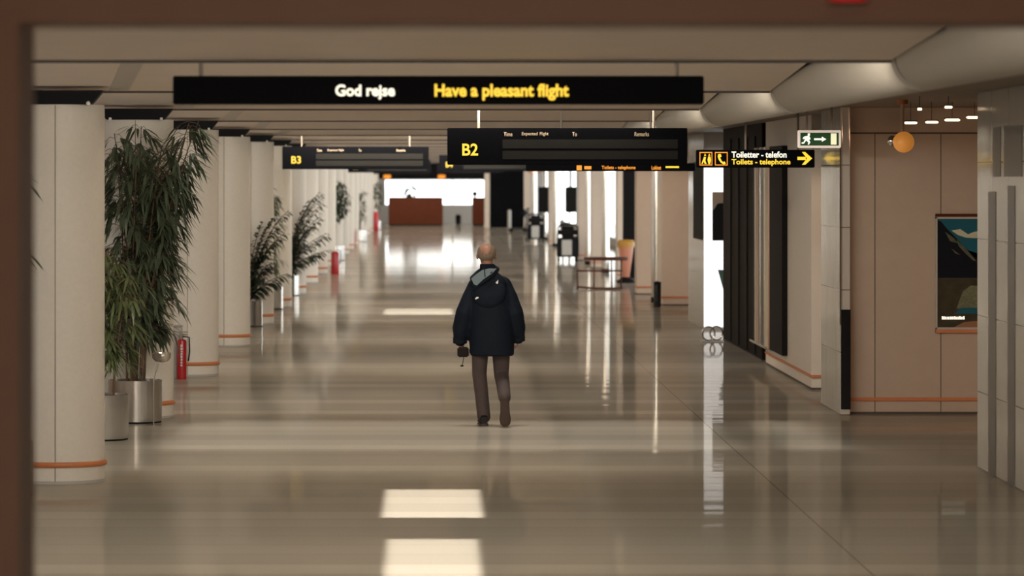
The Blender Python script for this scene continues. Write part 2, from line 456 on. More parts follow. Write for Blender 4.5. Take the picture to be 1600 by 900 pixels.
# glazing outside the far bays
bm = bm_new(); add_box(bm, 6.2, 6.3, 84, 194, 0, .25); add_box(bm, 6.2, 6.3, 84, 194, 2.9, ZC + .02)
for k in range(12): add_box(bm, 6.2, 6.3, 86 + 9 * k, 86.2 + 9 * k, .25, 2.9)
wr = struct('window_3', bm, STONE)
bm = bm_new(); add_box(bm, 6.24, 6.25, 84, 194, .25, 2.9); struct('window_pane', bm, GLASS, wr)

# ------------------------------------------------------------------ air duct along the right edge of the ceiling bays
def duct(j, label):
    o = thing('air_duct', label, 'duct', (2.86, j, CH + .70), group='round air ducts under the ceiling')
    def ring(bm, prof, n=40):
        rs = [[bm.verts.new((r * math.cos(2 * PI * i / n), y, r * math.sin(2 * PI * i / n))) for i in range(n)] for r, y in prof]
        for a, b in zip(rs, rs[1:]):
            for i in range(n):
                f = bm.faces.new((a[i], a[(i + 1) % n], b[(i + 1) % n], b[i])); f.smooth = True
        bm.faces.new(rs[0]); bm.faces.new(list(reversed(rs[-1])))
    bm = bm_new(); ring(bm, [(.2, .14), (.2, BAY - .12), (.19, BAY - .06)]); obj('duct_body', bm, DUCTM, o)
    bm = bm_new(); ring(bm, [(.178, BAY - .08), (.178, BAY + .12)]); obj('joint_collar', bm, DARKTRIM, o)
    return o
ORD = ['nearest', 'second', 'third', 'fourth', 'fifth', 'sixth', 'seventh', 'eighth', 'ninth', 'tenth', 'eleventh', 'twelfth', 'thirteenth', 'fourteenth', 'fifteenth', 'sixteenth', 'seventeenth', 'eighteenth', 'nineteenth', 'twentieth', 'twenty-first']
for i, j in enumerate(JOINTS[1:9]):
    duct(j, 'grey round air duct length along the ceiling, %s from the brown doorway' % ORD[i])

# ------------------------------------------------------------------ columns
def make_column():
    o = thing('round_column', '', 'column')
    bm = bm_new(); add_lathe(bm, [(.35, 0), (.35, PZ(163, 29.7))], n=64)
    sh = obj('shaft', bm, CREAM, o)
    bm = bm_new()
    for a in (-90, 90): add_tube(bm, [(.3505 * math.cos(R(a)), .3505 * math.sin(R(a)), .02), (.3505 * math.cos(R(a)), .3505 * math.sin(R(a)), 2.92)], .0035, 6)
    obj('seam', bm, mat('seam_brown', (.28, .23, .18), .7), sh)
    bm = bm_new(); add_lathe(bm, [(.35, .125), (.366, .13), (.372, .147), (.366, .164), (.35, .17)], n=64, cap=False)
    obj('bumper_ring', bm, ORANGE, o)
    bm = bm_new(); add_lathe(bm, [(.353, 0), (.353, .022), (.35, .024)], n=64); obj('base', bm, STONE, o)
    bm = bm_new(); s = .36; t = .28
    a = [bm.verts.new((x, y, PZ(163, 29.7))) for x, y in ((-t, -s), (t, -s), (t, -.2), (-t, -.2))]
    b = [bm.verts.new((x, y, ZC - .005)) for x, y in ((-.40, -s), (.37, -s), (.37, -.2), (-.40, -.2))]
    bm.faces.new(list(reversed(a))); bm.faces.new(b)
    for i in range(4): bm.faces.new((a[i], a[(i + 1) % 4], b[(i + 1) % 4], b[i]))
    cp = obj('black_cap', bm, BLACK, o)  # black trapezoid block between shaft top and ceiling edge
    for sx in (-.245, .255):
        bm = bm_new(); add_sphere(bm, (sx, -.35, 2.935), .019, 12, 8); obj('spotlight', bm, WHITE, o)
    return o
CXW = -2.906
c0 = make_column(); cols = []
for k in range(20):
    c = c0 if k == 0 else copy_tree(c0)
    c.location = (CXW, 29.68 + BAY * k + .35, 0)
    c['group'] = 'round cream columns in the left row'
    cols.append(c)
extra = ['behind the steel pot with the brown doorway edge beside it', 'behind the big bamboo in a steel pot', 'beside the red fire extinguisher with white lettering', 'with nothing standing before it', 'behind the low potted palm', 'behind the flowering potted plant', 'behind the dark potted palm']
for k, c in enumerate(cols):
    c['label'] = 'round cream column with orange bumper ring, %s in the row' % ORD[k]

# ------------------------------------------------------------------ pots and plants
rnd = random.Random(4)
def add_leaf(bm, p, d, L, w, droop=.3, mi=0):
    d = Vector(d).normalized()
    u, v = frame_of(d)
    if v.z > 0: v = -v
    side = u
    pts = []
    for t, ww in ((0, .12), (.3, 1.0), (.65, .75), (1.0, 0)):
        c = Vector(p) + d * L * t + Vector((0, 0, -1)) * droop * L * t * t
        pts.append((c, ww * w / 2))
    prev = None
    for c, h in pts:
        if h > 0: cur = (bm.verts.new(c - side * h), bm.verts.new(c + side * h))
        else: cur = (bm.verts.new(c),)
        if prev:
            f = bm.faces.new((prev[0], prev[1], cur[1], cur[0])) if len(cur) == 2 else bm.faces.new((prev[0], prev[1], cur[0]))
            f.material_index = mi; f.smooth = True
        prev = cur
def leaf_obj(name, bm, m, parent):
    me = bpy.data.meshes.new(name); bm.to_mesh(me); bm.free()
    return obj_me(name, me, m, parent)
def pot(o, r=.26, h=.41):
    bm = bm_new(); add_lathe(bm, [(r - .012, .012), (r, .016), (r, h), (r - .012, h), (r - .014, h - .06), (.001, h - .06)], n=48)
    po = obj('pot', bm, STEEL, o)
    bm = bm_new(); add_lathe(bm, [(r - .006, 0), (r - .006, .014)], n=40); obj('pot_base', bm, BLACK, po)
    bm = bm_new(); add_lathe(bm, [(.01, h - .05), (r - .02, h - .05), (r - .03, h - .02), (.02, h - .01)], n=32, cap=False); obj('soil', bm, SOIL, po)
def bamboo(name, label, loc, H, canes, spread, leafL, seed, dens=1.0, lo=.2, m=None, group=None, xbias=0.0, with_pot=True):
    blocks = [Vector((c.location.x - loc[0], c.location.y - loc[1])) for c in cols]
    r = random.Random(seed)
    o = thing(name, label, 'plant', loc, group=group)
    if with_pot: pot(o)
    fol = bm_new()
    for k in range(canes):
        a = r.uniform(0, 2 * PI); b0 = Vector((.15 * math.cos(a) * r.random(), .10 * math.sin(a) * r.random(), .37))
        h = H * r.uniform(.82, 1.0)
        lean = Vector((math.cos(a) * spread * r.uniform(.3, 1) + xbias, math.sin(a) * spread * .5, 0))
        pts = [b0 + lean * (t ** 1.6) + Vector((0, 0, (h - .37) * (t - .06 * t ** 4))) for t in [i / 10 for i in range(11)]]
        bm = bm_new(); add_tube(bm, pts, [.013 - .009 * i / 10 for i in range(11)], 8); obj('cane', bm, CANE, o)
        nn = int(46 * dens)
        for q in range(nn):
            t = lo + (1 - lo) * (q + r.random()) / nn
            i = min(9, int(t * 10)); p = pts[i].lerp(pts[i + 1], t * 10 - i)
            az = r.uniform(0, 2 * PI); ln = r.uniform(.08, .30) * (1.2 - .4 * t)
            dr = Vector((math.cos(az) + xbias * .5, math.sin(az) * .7, r.uniform(-.1, .5))).normalized()
            tip = p + dr * ln + Vector((0, 0, -.35 * ln))
            if any((tip.xy - c.xy).length < .56 for c in blocks): continue
            add_tube(fol, [p, p.lerp(tip, .5) + Vector((0, 0, .03)), tip], .0025, 4, mi=1)
            for e in range(r.randint(5, 8)):
                s = r.uniform(.35, 1.0); base = p.lerp(tip, s)
                dd = Vector((dr.x + r.uniform(-.7, .7), dr.y + r.uniform(-.7, .7), r.uniform(-1.3, .15)))
                add_leaf(fol, base, dd, leafL * r.uniform(.7, 1.25), leafL * .165, .35)
    leaf_obj('foliage', fol, [m or LEAFD, CANE], o)
    return o
def palm(name, label, loc, H, fronds, seed, m=LEAFP, group=None, lx=1.0, with_pot=True):
    r = random.Random(seed); o = thing(name, label, 'plant', loc, group=group)
    if with_pot: pot(o)
    for k in range(fronds):
        a = r.uniform(-1.0, 1.0) - .2 if k % 3 else 2.4 * k
        h = H * (.35 + .65 * (k + 1) / fronds); out = r.uniform(.38, .68) * lx
        pts = []
        for i in range(9):
            t = i / 8
            pts.append(Vector((.04 * math.cos(a) + math.cos(a) * out * t ** 1.5, .04 * math.sin(a) + math.sin(a) * .45 * out * t ** 1.5, .36 + (h - .36) * (t * 1.25 - .32 * t ** 2.4))))
        bm = bm_new(); add_tube(bm, pts, [.009 - .0007 * i for i in range(9)], 5, mi=1)
        for i in range(2, 9):
            d = (pts[i] - pts[i - 1]).normalized(); u, v = frame_of(d)
            for q in range(3):
                b = pts[i - 1].lerp(pts[i], q / 3)
                for s in (-1, 1):
                    add_leaf(bm, b, d * .7 + u * s * .7 + Vector((0, 0, r.uniform(-.5, .2))), .30 * r.uniform(.8, 1.15) * (1.1 - .06 * i), .048, .45)
        leaf_obj('frond', bm, [m, CANE], o)
    return o
def bushy(name, label, loc, H, crown_r, crown_z, seed, m=LEAFP, n=420, leafL=.09, group=None):
    r = random.Random(seed); o = thing(name, label, 'plant', loc, group=group)
    pot(o)
    bm = bm_new(); top = Vector((0, 0, H - .15))
    add_tube(bm, [(0, 0, .35), (.02, 0, H * .45), (-.01, .01, H * .7), top], [.022, .018, .014, .006], 8); obj('trunk', bm, CANE, o)
    fol = bm_new()
    for k in range(n):
        while True:
            q = Vector((r.uniform(-1, 1), r.uniform(-1, 1), r.uniform(-1, 1)))
            if .25 < q.length < 1: break
        p = Vector((q.x * crown_r, q.y * crown_r, crown_z + q.z * (H - crown_z)))
        add_leaf(fol, p, (q.x + r.uniform(-.6, .6), q.y + r.uniform(-.6, .6), r.uniform(-.9, .4)), leafL * r.uniform(.7, 1.3), leafL * .5, .3)
    for k in range(10):
        a = r.uniform(0, 2 * PI); add_tube(fol, [(0, 0, crown_z - .3 + .05 * k), (crown_r * .7 * math.cos(a), crown_r * .7 * math.sin(a), crown_z + r.uniform(-.1, .3))], .005, 4, mi=1)
    leaf_obj('foliage', fol, [m, CANE], o)
    return o
bamboo('potted_bamboo', 'tall drooping bamboo in a steel pot before the second cream column', (-2.87, 37.2, 0), 3.08, 10, .40, .19, 11, 1.15, .2, xbias=.14)
bamboo('potted_bamboo', 'low leafy bamboo in the steel pot nearest the first column', (-3.0, 34.76, 0), 1.85, 4, .16, .17, 23, .8, .25, m=LEAFY, xbias=.05)
bamboo('potted_bamboo', 'bamboo with dark leaves half hidden behind the brown doorway edge', (-3.22, 28.6, 0), 2.75, 3, .18, .2, 5, .45, .55)
palm('potted_palm', 'dark potted palm in a steel pot before the fifth cream column', (-2.95, 61.0, 0), 1.95, 20, 3)
bamboo('potted_climber', 'potted plant with pale leaves before the sixth cream column', (-2.93, 68.9, 0), 2.45, 4, .14, .17, 8, .55, .1, m=LEAFY)
palm('potted_palm', 'taller dark potted palm before the seventh cream column', (-2.92, 76.9, 0), 2.2, 24, 9, lx=1.25)
bushy('potted_fig', 'round-crowned potted fig tree beside the far left columns', (-2.75, 109, 0), 2.3, .42, 1.72, 6, n=1000, leafL=.11)
bamboo('potted_bamboo', 'thin potted plant far down the left row of columns', (-2.66, 141, 0), 2.1, 3, .16, .2, 31, .3, .3)
bushy('potted_fig', 'pale bushy potted plant near the end counter', (-2.55, 172, 0), 2.2, .5, 1.5, 16, n=260, leafL=.13)

# ashtray bowl standing askew at the bamboo pot
o = thing('ashtray_stand', 'steel bowl ashtray leaning on a thin stem by the bamboo pot', 'ashtray', (PX(240, 36.75), 36.75, 0))
bm = bm_new(); add_tube(bm, [(.0, 0, .01), (.0, 0, .42), (.05, 0, PZ(563, 36.75))], .007, 8); obj('stem', bm, STEELM, o)
bm = bm_new(); add_lathe(bm, [(.02, 0), (.06, .01), (.088, .04), (.093, .09), (.088, .09), (.078, .035), (.01, .02)], (.075, 0, PZ(566, 36.75)), 28, cap=False); obj('bowl', bm, STEELM, o)
bm = bm_new(); add_lathe(bm, [(.07, 0), (.07, .008), (.01, .014)], n=24); obj('foot', bm, STEELM, o)

# fire extinguishers
def extinguisher(loc, r, h, label, letters=False):
    o = thing('fire_extinguisher', label, 'fire extinguisher', loc, group='red fire extinguishers by the left columns')
    bm = bm_new(); add_lathe(bm, [(r * .95, 0), (r, .015), (r, h - r * .5), (r * .8, h - r * .15), (r * .35, h)], n=28); cy = obj('cylinder', bm, RED, o)
    bm = bm_new(); add_lathe(bm, [(r * .3, h), (r * .3, h + .05)], n=14); add_box(bm, -.02, .06, -.012, .012, h + .045, h + .06); add_box(bm, -.02, .07, -.012, .012, h + .075, h + .09); obj('valve', bm, STEELM, o)
    bm = bm_new(); add_tube(bm, [(r * .3, 0, h + .03), (r + .03, 0, h + .02), (r + .035, 0, h - .15), (r + .02, 0, h * .45)], .009, 8); obj('hose', bm, BLACK, o)
    if letters: 
        bm = bm_new(); q = random.Random(2); z = h - .06
        for k in range(8):
            hh = q.uniform(.02, .032)
            add_box(bm, -.012, .012, -r - .003, -r + .003, z - hh, z, .003); z -= hh + .006
        obj('lettering', bm, WHITE, o)
    return o
extinguisher((PX(284, 45.1), 45.1, 0), .056, .47, 'red fire extinguisher with white lettering before the third cream column', True)
extinguisher((PX(523.5, 93.6), 93.6, 0), .10, .56, 'red fire extinguisher standing clear of the columns below the fig tree')
extinguisher((PX(551, 129.6), 129.6, 0), .10, .56, 'red fire extinguisher in the middle distance of the left columns')
extinguisher((PX(586, 168), 168, 0), .15, .85, 'farthest red fire extinguisher near the end counter')
o = thing('steel_cabinet', 'grey steel cabinet behind the lettered red fire extinguisher', 'cabinet', (PX(268, 45.32), 45.32, 0))
bm = bm_new(); add_box(bm, -.12, .125, -.08, .08, 0, .60, .008); obj('body', bm, STONE, o)
bm = bm_new(); add_box(bm, -.13, .135, -.09, .09, .60, .625, .008); obj('lid', bm, STEELM, o)
bm = bm_new(); add_box(bm, -.10, .10, -.086, -.08, .08, .55, .003); dr = obj('door', bm, STONE, o)

# ------------------------------------------------------------------ overhead signs
def sign(name, label, x0, y0, x1, y1, Y, depth=.10, rods=(), m=None, cat='sign', group=None, rz=ZC + .33):
    xa, xb, za, zb = PX(x0, Y), PX(x1, Y), PZ(y1, Y), PZ(y0, Y)
    o = thing(name, label, cat, ((xa + xb) / 2, Y, za), group=group)
    hw = (xb - xa) / 2
    bm = bm_new(); add_box(bm, -hw, hw, 0, depth, 0, zb - za, .006); obj('case', bm, m or SIGN, o)
    for rx in rods:
        bm = bm_new(); xr = PX(rx, Y) - (xa + xb) / 2
        add_tube(bm, [(xr, depth / 2, zb - za - .01), (xr, depth / 2, rz - za)], .013, 10)
        obj('hanging_rod', bm, RODM, o)
    o['_o'] = 0
    del o['_o']
    def put(s, ax, ay, bx, by, mm, bold=.02, name='lettering'):
        return text_at(s, PX(ax, Y) - (xa + xb) / 2, PX(bx, Y) - (xa + xb) / 2, PZ(by, Y) - za, PZ(ay, Y) - za, -.004, mm, o, name, bold)
    def boxp(name, ax, ay, bx, by, mm, dy=.003, bev=0):
        bm = bm_new(); add_box(bm, PX(ax, Y) - (xa + xb) / 2, PX(bx, Y) - (xa + xb) / 2, -dy, .003, PZ(by, Y) - za, PZ(ay, Y) - za, bev)
        return obj(name, bm, mm, o)
    def polyp(name, ptss, mm, dy=.006):
        bm = bm_new()
        for pts in ptss: add_prism(bm, [(PX(a, Y) - (xa + xb) / 2, PZ(b, Y) - za) for a, b in pts], -dy, .0)
        return obj(name, bm, mm, o)
    return o, put, boxp, polyp
o, put, boxp, polyp = sign('greeting_sign', 'long black hanging sign reading God rejse and Have a pleasant flight', 270, 118.5, 1100, 163, 22.22, .11, rods=(313, 1058), rz=ZC - .01)
put('God rejse', 524, 132, 617, 156, WLT, .028); put('Have a pleasant flight', 679, 131, 889, 157, YEL, .028)

def gate_sign(code, label, x0, y0, x1, y1, Y, rods):
    o, put, boxp, polyp = sign('gate_sign', label, x0, y0, x1, y1, Y, .14, rods, group='gate flight boards')
    w, h = x1 - x0, y1 - y0
    X = lambda f: x0 + w * f
    Z = lambda f: y0 + h * f
    put(code, X(.062), Z(.42), X(.128), Z(.75), YEL, .02)
    for f, s, g in ((.235, 'Time', .036), (.310, 'Expected', .066), (.385, 'Flight', .036), (.52, 'To', .02), (.78, 'Remarks', .06)):
        put(s, X(f), Z(.11), X(f + g), Z(.225), DIML, .01)
    boxp('flap_row', X(.23), Z(.31), X(.96), Z(.555), FLAP); boxp('flap_row', X(.23), Z(.62), X(.96), Z(.85), FLAP)
    return o
gate_sign('B2', 'black gate flight board reading B2 in yellow', 699, 200, 1074, 257.5, 38.5, (748, 1022))
gate_sign('B3', 'black gate flight board reading B3 above the left columns', 441, 229, 670, 264.5, 63.2, (471, 640))
def sec(code, side, Y, label):
    xa, xb = (.15, 2.54) if side else (-2.46, -.06)
    q = FPX / Y
    return gate_sign(code, label, CX + xa * q, CY - .486 * q, CX + xb * q, CY - .12 * q, Y, (CX + (xa + .4) * q, CX + (xb - .4) * q))
sec('B4', 1, 87.5, 'black gate flight board behind and below the B2 board')
sec('B5', 0, 112, 'black gate flight board behind and below the B3 board')
sec('B6', 1, 136, 'farther black gate flight board on the right half of the hall')
sec('B7', 0, 160, 'farthest black gate flight board on the left half of the hall')

o, put, boxp, polyp = sign('toilet_sign', 'black direction sign reading Toiletter telefon with a yellow arrow', 1088, 234, 1273, 262, 40.5, .08, rods=())
put('Toiletter - telefon', 1143, 236.5, 1229, 246.5, WLT, .02); put('Toilets - telephone', 1143, 248.5, 1235, 259.5, YEL, .02)
polyp('arrow', [[(1246, 245), (1259, 245), (1259, 250), (1246, 250)], [(1253, 237.5), (1258, 237.5), (1269, 247.5), (1258, 257.5), (1253, 257.5), (1261, 247.5)]], YEL)
for ax in (1093, 1117):
    for q in ((ax, 237.5, ax + 20, 239), (ax, 257, ax + 20, 258.5), (ax, 237.5, ax + 1.3, 258.5), (ax + 18.7, 237.5, ax + 20, 258.5)): boxp('icon_frame', *q, ORL)
polyp('toilet_icon', [[(1096, 256), (1100, 245), (1103, 245), (1102, 251), (1104, 256), (1101, 256), (1099.5, 252), (1098, 256)], [(1100, 243.5), (1101.5, 240), (1103.5, 243.5)], [(1105.5, 250), (1106.5, 244.5), (1110, 244.5), (1111, 250), (1109.5, 256.5), (1107, 256.5)], [(1106.5, 243.5), (1108.3, 240), (1110, 243.5)]], YEL)
polyp('telephone_icon', [[(1122, 241), (1126, 240.5), (1127.5, 244.5), (1125, 246), (1127, 250.5), (1130, 253.5), (1132, 252), (1134, 255.5), (1131, 257), (1126.5, 254.5), (1123, 249.5), (1121.5, 245)]], YEL)
bm = bm_new(); add_tube(bm, [(.45, .04, .18), (.45, .04, ZC + .02 - PZ(262, 40.5))], .012, 8); obj('hanging_rod', bm, RODM, o)
bm = bm_new(); add_tube(bm, [(-.1, .04, .18), (-.1, .04, ZC + .02 - PZ(262, 40.5))], .012, 8); obj('hanging_rod', bm, RODM, o)

o, put, boxp, polyp = sign('toilet_sign', 'farther black direction sign with small orange lettering below the B2 board', 822, 255, 1086, 267.5, 43, .08, rods=())
put('Toilets - telephone', 940, 259, 993, 266, ORL, .02); put('Lukket', 1018, 259, 1033, 265, ORL, .02); boxp('arrow', 1040, 259.5, 1061, 262.5, YEL)
boxp('icon', 901, 258.5, 909, 266, ORL); boxp('icon', 913, 259.5, 924, 264.5, ORL)
for xr in (-.55, .45):
    bm = bm_new(); add_tube(bm, [(xr, .04, .08), (xr, .04, ZC + .16 - PZ(267.5, 43))], .012, 8); obj('hanging_rod', bm, RODM, o)

o, put, boxp, polyp = sign('exit_sign', 'green emergency exit sign with running figure and arrow in a white frame', 1247, 203.5, 1314, 231, 37.4, .08, m=mat('lit_case', (.7, .65, .6), .4, emit=(1, .82, .68), estr=.45))
for n_, q in (('frame', None),): pass
boxp('green_panel', 1250.5, 207.5, 1310.5, 227.5, GRN, .004)
boxp('door_icon', 1298, 208.5, 1307, 226, mat('lit_cream', (.6, .6, .4), .5, emit=(1, .95, .6), estr=.75), .007)
polyp('runner_icon', [[(1262, 208.5), (1265.5, 208.5), (1265.5, 212), (1262, 212)], [(1257, 213), (1264, 212), (1266.5, 217), (1264, 219), (1266, 222), (1264, 226), (1262, 226), (1263, 222.5), (1259.5, 219.5), (1256, 224.5), (1252.5, 224.5), (1252.5, 222.5), (1255.5, 222), (1258, 216.5), (1255, 217.5), (1254, 216)]], WLT)
polyp('arrow_icon', [[(1272, 216), (1284, 216), (1284, 213.5), (1291, 217.5), (1284, 221.5), (1284, 219), (1272, 219)]], WLT)
bm = bm_new(); add_tube(bm, [(.12, .04, .17), (.12, .04, ZC + .02 - PZ(231, 37.4))], .01, 8); obj('hanging_rod', bm, RODM, o)
bm = bm_new(); add_tube(bm, [(-.12, .04, .17), (-.12, .04, ZC + .02 - PZ(231, 37.4))], .01, 8); obj('hanging_rod', bm, RODM, o)

# ------------------------------------------------------------------ right-hand fittings
YG1 = 34.6
o = thing('globe_lamp', 'amber globe lamp hanging on a pale stem in front of the right wall', 'lamp', (PX(1412, YG1), YG1, PZ(222, YG1)))
bm = bm_new(); add_sphere(bm, (0, 0, 0), 16.5 * YG1 / FPX, 28, 18); obj('globe', bm, GLOBE, o)
bm = bm_new(); add_tube(bm, [(-.01, 0, .08), (-.01, 0, ZC + .02 - PZ(222, YG1))], .017, 12); obj('stem', bm, mat('amber_stem', (.55, .36, .2), .4), o)
bm = bm_new(); add_sphere(bm, (-.10, .05, .01), (.04, .04, .05), 14, 10); obj('side_reflector', bm, STEELM, o)
bm = bm_new(); add_lathe(bm, [(.05, ZC - .02 - PZ(222, YG1)), (.05, ZC + .02 - PZ(222, YG1))], (-.01, 0, 0), 16); obj('ceiling_rose', bm, ORANGE, o)
for i, (x, y, w) in enumerate(((1423, 192, 20), (1456, 191, 20), (1488, 187.5, 24), (1523, 183.5, 26), (1437, 170.5, 7), (1482, 167.5, 12))):
    Y = 35.6 if i < 4 else 33.0
    o = thing('ceiling_downlight', 'small lit tube lamp, %s beside the globe lamp' % (['first of the lower row', 'second of the lower row', 'third of the lower row', 'fourth of the lower row', 'nearest of the upper pair', 'farther of the upper pair'][i]), 'light', P(x, y, Y), group='small tube lamps by the globe lamp')
    hw = w / 2 * Y / FPX
    bm = bm_new(); add_tube(bm, [(-hw, 0, 0), (-hw * .8, 0, 0), (hw * .8, 0, 0), (hw, 0, 0)], [.006, .012, .012, .006], 10); obj('tube', bm, LAMPW, o)
    bm = bm_new(); add_box(bm, -hw * 1.05, hw * 1.05, -.015, .03, .012, .022, .003); add_tube(bm, [(0, .01, .02), (0, .01, ZC + .02 - P(x, y, Y).z)], .003, 8); obj('holder', bm, DARKTRIM, o)
# beam under the right ceiling
bm = bm_new(); add_box(bm, PX(1530, 32.3), 7.5, 32.1, 32.4, PZ(182, 32.2), PZ(163, 32.2), .01); struct('trim_3', bm, TAN)

# framed poster on the facing wall
YP = YW - .01
xa, za, zb = PX(1461, YW), PZ(520, YW), PZ(334, YW)
wd = .62
o = thing('framed_poster', 'framed mountain poster on the right wall with orange lower edge', 'poster', (xa + wd / 2, YP, za))
H = zb - za
def pz(y): return PZ(y, YW) - za
def px_(x): return PX(x, YW) - xa - wd / 2
bm = bm_new()
for q in ((-wd / 2, -wd / 2 + .02, 0, H), (wd / 2 - .02, wd / 2, 0, H), (-wd / 2, wd / 2, .035, .055), (-wd / 2, wd / 2, H - .05, H - .03)): add_box(bm, q[0], q[1], -.03, .005, q[2], q[3], .003)
obj('frame', bm, mat('silver_frame', (.42, .40, .35), .4), o)
bm = bm_new(); add_box(bm, -wd / 2, wd / 2, -.034, .005, H - .03, H, .003); obj('top_edge', bm, WOOD, o)
bm = bm_new(); add_box(bm, -wd / 2, wd / 2, -.034, .005, 0, .035, .003); obj('bottom_edge', bm, ORANGE, o)
PM = [mat('poster_night', (.006, .008, .012), .6, spec=.08), mat('poster_teal', (.016, .10, .14), .6, spec=.08), mat('poster_cloud', (.50, .50, .36), .6, spec=.08), mat('poster_rock', (.09, .095, .06), .6, spec=.08, noise=.6, nscale=25), mat('poster_field', (.05, .042, .026), .6, spec=.08, noise=.6, nscale=9), mat('poster_spray', (.14, .15, .09), .6, spec=.08, noise=.6, nscale=40), mat('poster_sand', (.28, .14, .08), .6, spec=.08)]
bm = bm_new(); L_, R_ = -wd / 2 + .02, wd / 2 - .02
def pp(pts, mi, d):
    add_poly(bm, [(x, -.012 - d * .0008, z) for x, z in pts], mi)
pp([(L_, .05), (R_, .05), (R_, H - .05), (L_, H - .05)], 0, 0)
pp([(L_, pz(375)), (R_, pz(405)), (R_, H - .05), (L_, H - .05)], 1, 1)
pp([(px_(1486), pz(360)), (px_(1500), pz(358)), (px_(1512), pz(366)), (px_(1522), pz(362)), (R_, pz(358)), (R_, pz(372)), (px_(1520), pz(372)), (px_(1508), pz(371)), (px_(1496), pz(367))], 2, 2)
pp([(L_, pz(434)), (R_, pz(434)), (R_, pz(425)), (px_(1525), pz(404)), (px_(1506), pz(386)), (px_(1492), pz(370)), (px_(1478), pz(356)), (px_(1470), pz(346)), (L_, pz(344))], 0, 3)
pp([(px_(1494), pz(374)), (px_(1510), pz(390)), (px_(1525), pz(408)), (px_(1520), pz(407)), (px_(1508), pz(396)), (px_(1497), pz(384))], 3, 4)
pp([(px_(1476), pz(362)), (px_(1490), pz(372)), (px_(1496), pz(380)), (px_(1484), pz(377))], 3, 4)
pp([(px_(1486), pz(388)), (px_(1500), pz(398)), (px_(1492), pz(396))], 3, 4)
pp([(L_, .05), (R_, .05), (R_, pz(434)), (L_, pz(434))], 4, 3)
pp([(px_(1494), pz(482)), (R_, pz(482)), (R_, pz(448)), (px_(1516), pz(446)), (px_(1504), pz(455))], 5, 4)
pp([(px_(1490), pz(490)), (R_, pz(490)), (R_, pz(480)), (px_(1500), pz(481))], 1, 5)
pp([(px_(1488), .05), (R_, .05), (R_, pz(499)), (px_(1506), pz(503))], 6, 4)
obj('picture', bm, PM, o)
bm = bm_new(); q = random.Random(8); x = px_(1471)
while x < px_(1506):
    w_ = q.uniform(.012, .022); add_box(bm, x, x + w_, -.0195, -.0175, pz(499), pz(495) + q.uniform(0, .006)); x += w_ + .004
obj('lettering', bm, WLT, o)
bm = bm_new(); add_box(bm, -wd / 2 + .02, wd / 2 - .02, -.012, .004, .05, H - .05); obj('backing', bm, BLACK, o)

# dark screen with metal strips on the pale wall
o = thing('slatted_screen', 'dark upright screen with bright metal strips on the right wall', 'screen', (4.17, 45.8, .24))
bm = bm_new(); add_box(bm, -.02, .045, 0, 1.7, 0, 2.5, .004); obj('panel', bm, DKGREY, o)
bm = bm_new(); add_box(bm, .02, .045, 1.7, 4.6, .02, 2.5, .004); obj('back_panel', bm, BLACK, o)
STR = [mat('strip_orange', (.5, .22, .13), .3, metal=.7), mat('strip_cream', (.6, .5, .36), .3, metal=.7), STEELM, mat('strip_sand', (.42, .32, .24), .3, metal=.7)]
for k, ya in enumerate((1.75, 2.35, 3.0, 3.75)):
    bm = bm_new(); add_box(bm, -.018, .025, ya, ya + .2, .01, 2.5, .004); obj('metal_strip', bm, STR[k], o)
bm = bm_new(); add_box(bm, -.03, .05, 1.7, 4.6, -.02, .012, .004); obj('bottom_rail', bm, STEELM, o)

# backlit panel with a dark picture
o = thing('backlit_panel', 'bright white backlit panel with a dark picture beside the dark booth', 'panel', (4.2, 59.74, 0))
bm = bm_new(); add_box(bm, .005, .85, -.04, 0, .04, 2.75, .004); obj('light_panel', bm, BACKLIT, o)
bm = bm_new(); q = lambda x: PX(x, 59.7) - 4.2
add_box(bm, q(1113), .8, -.052, -.038, PZ(376, 59.7), PZ(300, 59.7)); pc = obj('picture', bm, mat('picture_tan', (.28, .2, .15), .5), o)
bm = bm_new(); add_prism(bm, [(q(1113), PZ(376, 59.7)), (.8, PZ(376, 59.7)), (.8, PZ(312, 59.7)), (q(1121), PZ(318, 59.7)), (q(1116), PZ(326, 59.7)), (q(1113), PZ(330, 59.7))], -.058, -.05); obj('dark_shape', bm, BLACK, o)
bm = bm_new(); add_box(bm, 0, .9, -.06, 0, 0, .04, .003); obj('base', bm, STONE, o)

# green chair beside the dark booth
o = thing('green_chair', 'green tilted chair standing before the white backlit panel', 'chair', (4.62, 57.6, 0))
for sx in (-.2, .2):
    for sy in (-.2, .2):
        bm = bm_new(); add_tube(bm, [(sx, sy, 0), (sx * .9, sy * .9, .44)], .012, 8); obj('leg', bm, STEELM, o)
bm = bm_new(); add_box(bm, -.22, .22, -.22, .22, .43, .48, .015); obj('seat', bm, GREENC, o)
bm = bm_new()
add_prism(bm, [(-.36, .98), (.10, .95), (.12, .45), (-.18, .45), (-.26, .62)], -.02, .02); obj('backrest', bm, GREENC, o)
# folded grey loop stand on the floor
o = thing('floor_stand', 'low grey metal loop stand on the floor by the dark booth', 'stand', (4.02, 55.4, 0))
bm = bm_new(); add_box(bm, -.17, .15, -.3, .3, 0, .012, .003); obj('plate', bm, STONE, o)
for k in (-.06, .06):
    bm = bm_new(); add_tube(bm, [(k + .09 * math.cos(a), k, .115 + .10 * math.sin(a)) for a in [i * PI / 8 - PI / 2 for i in range(17)]], .012, 8); obj('loop', bm, STEELM, o)

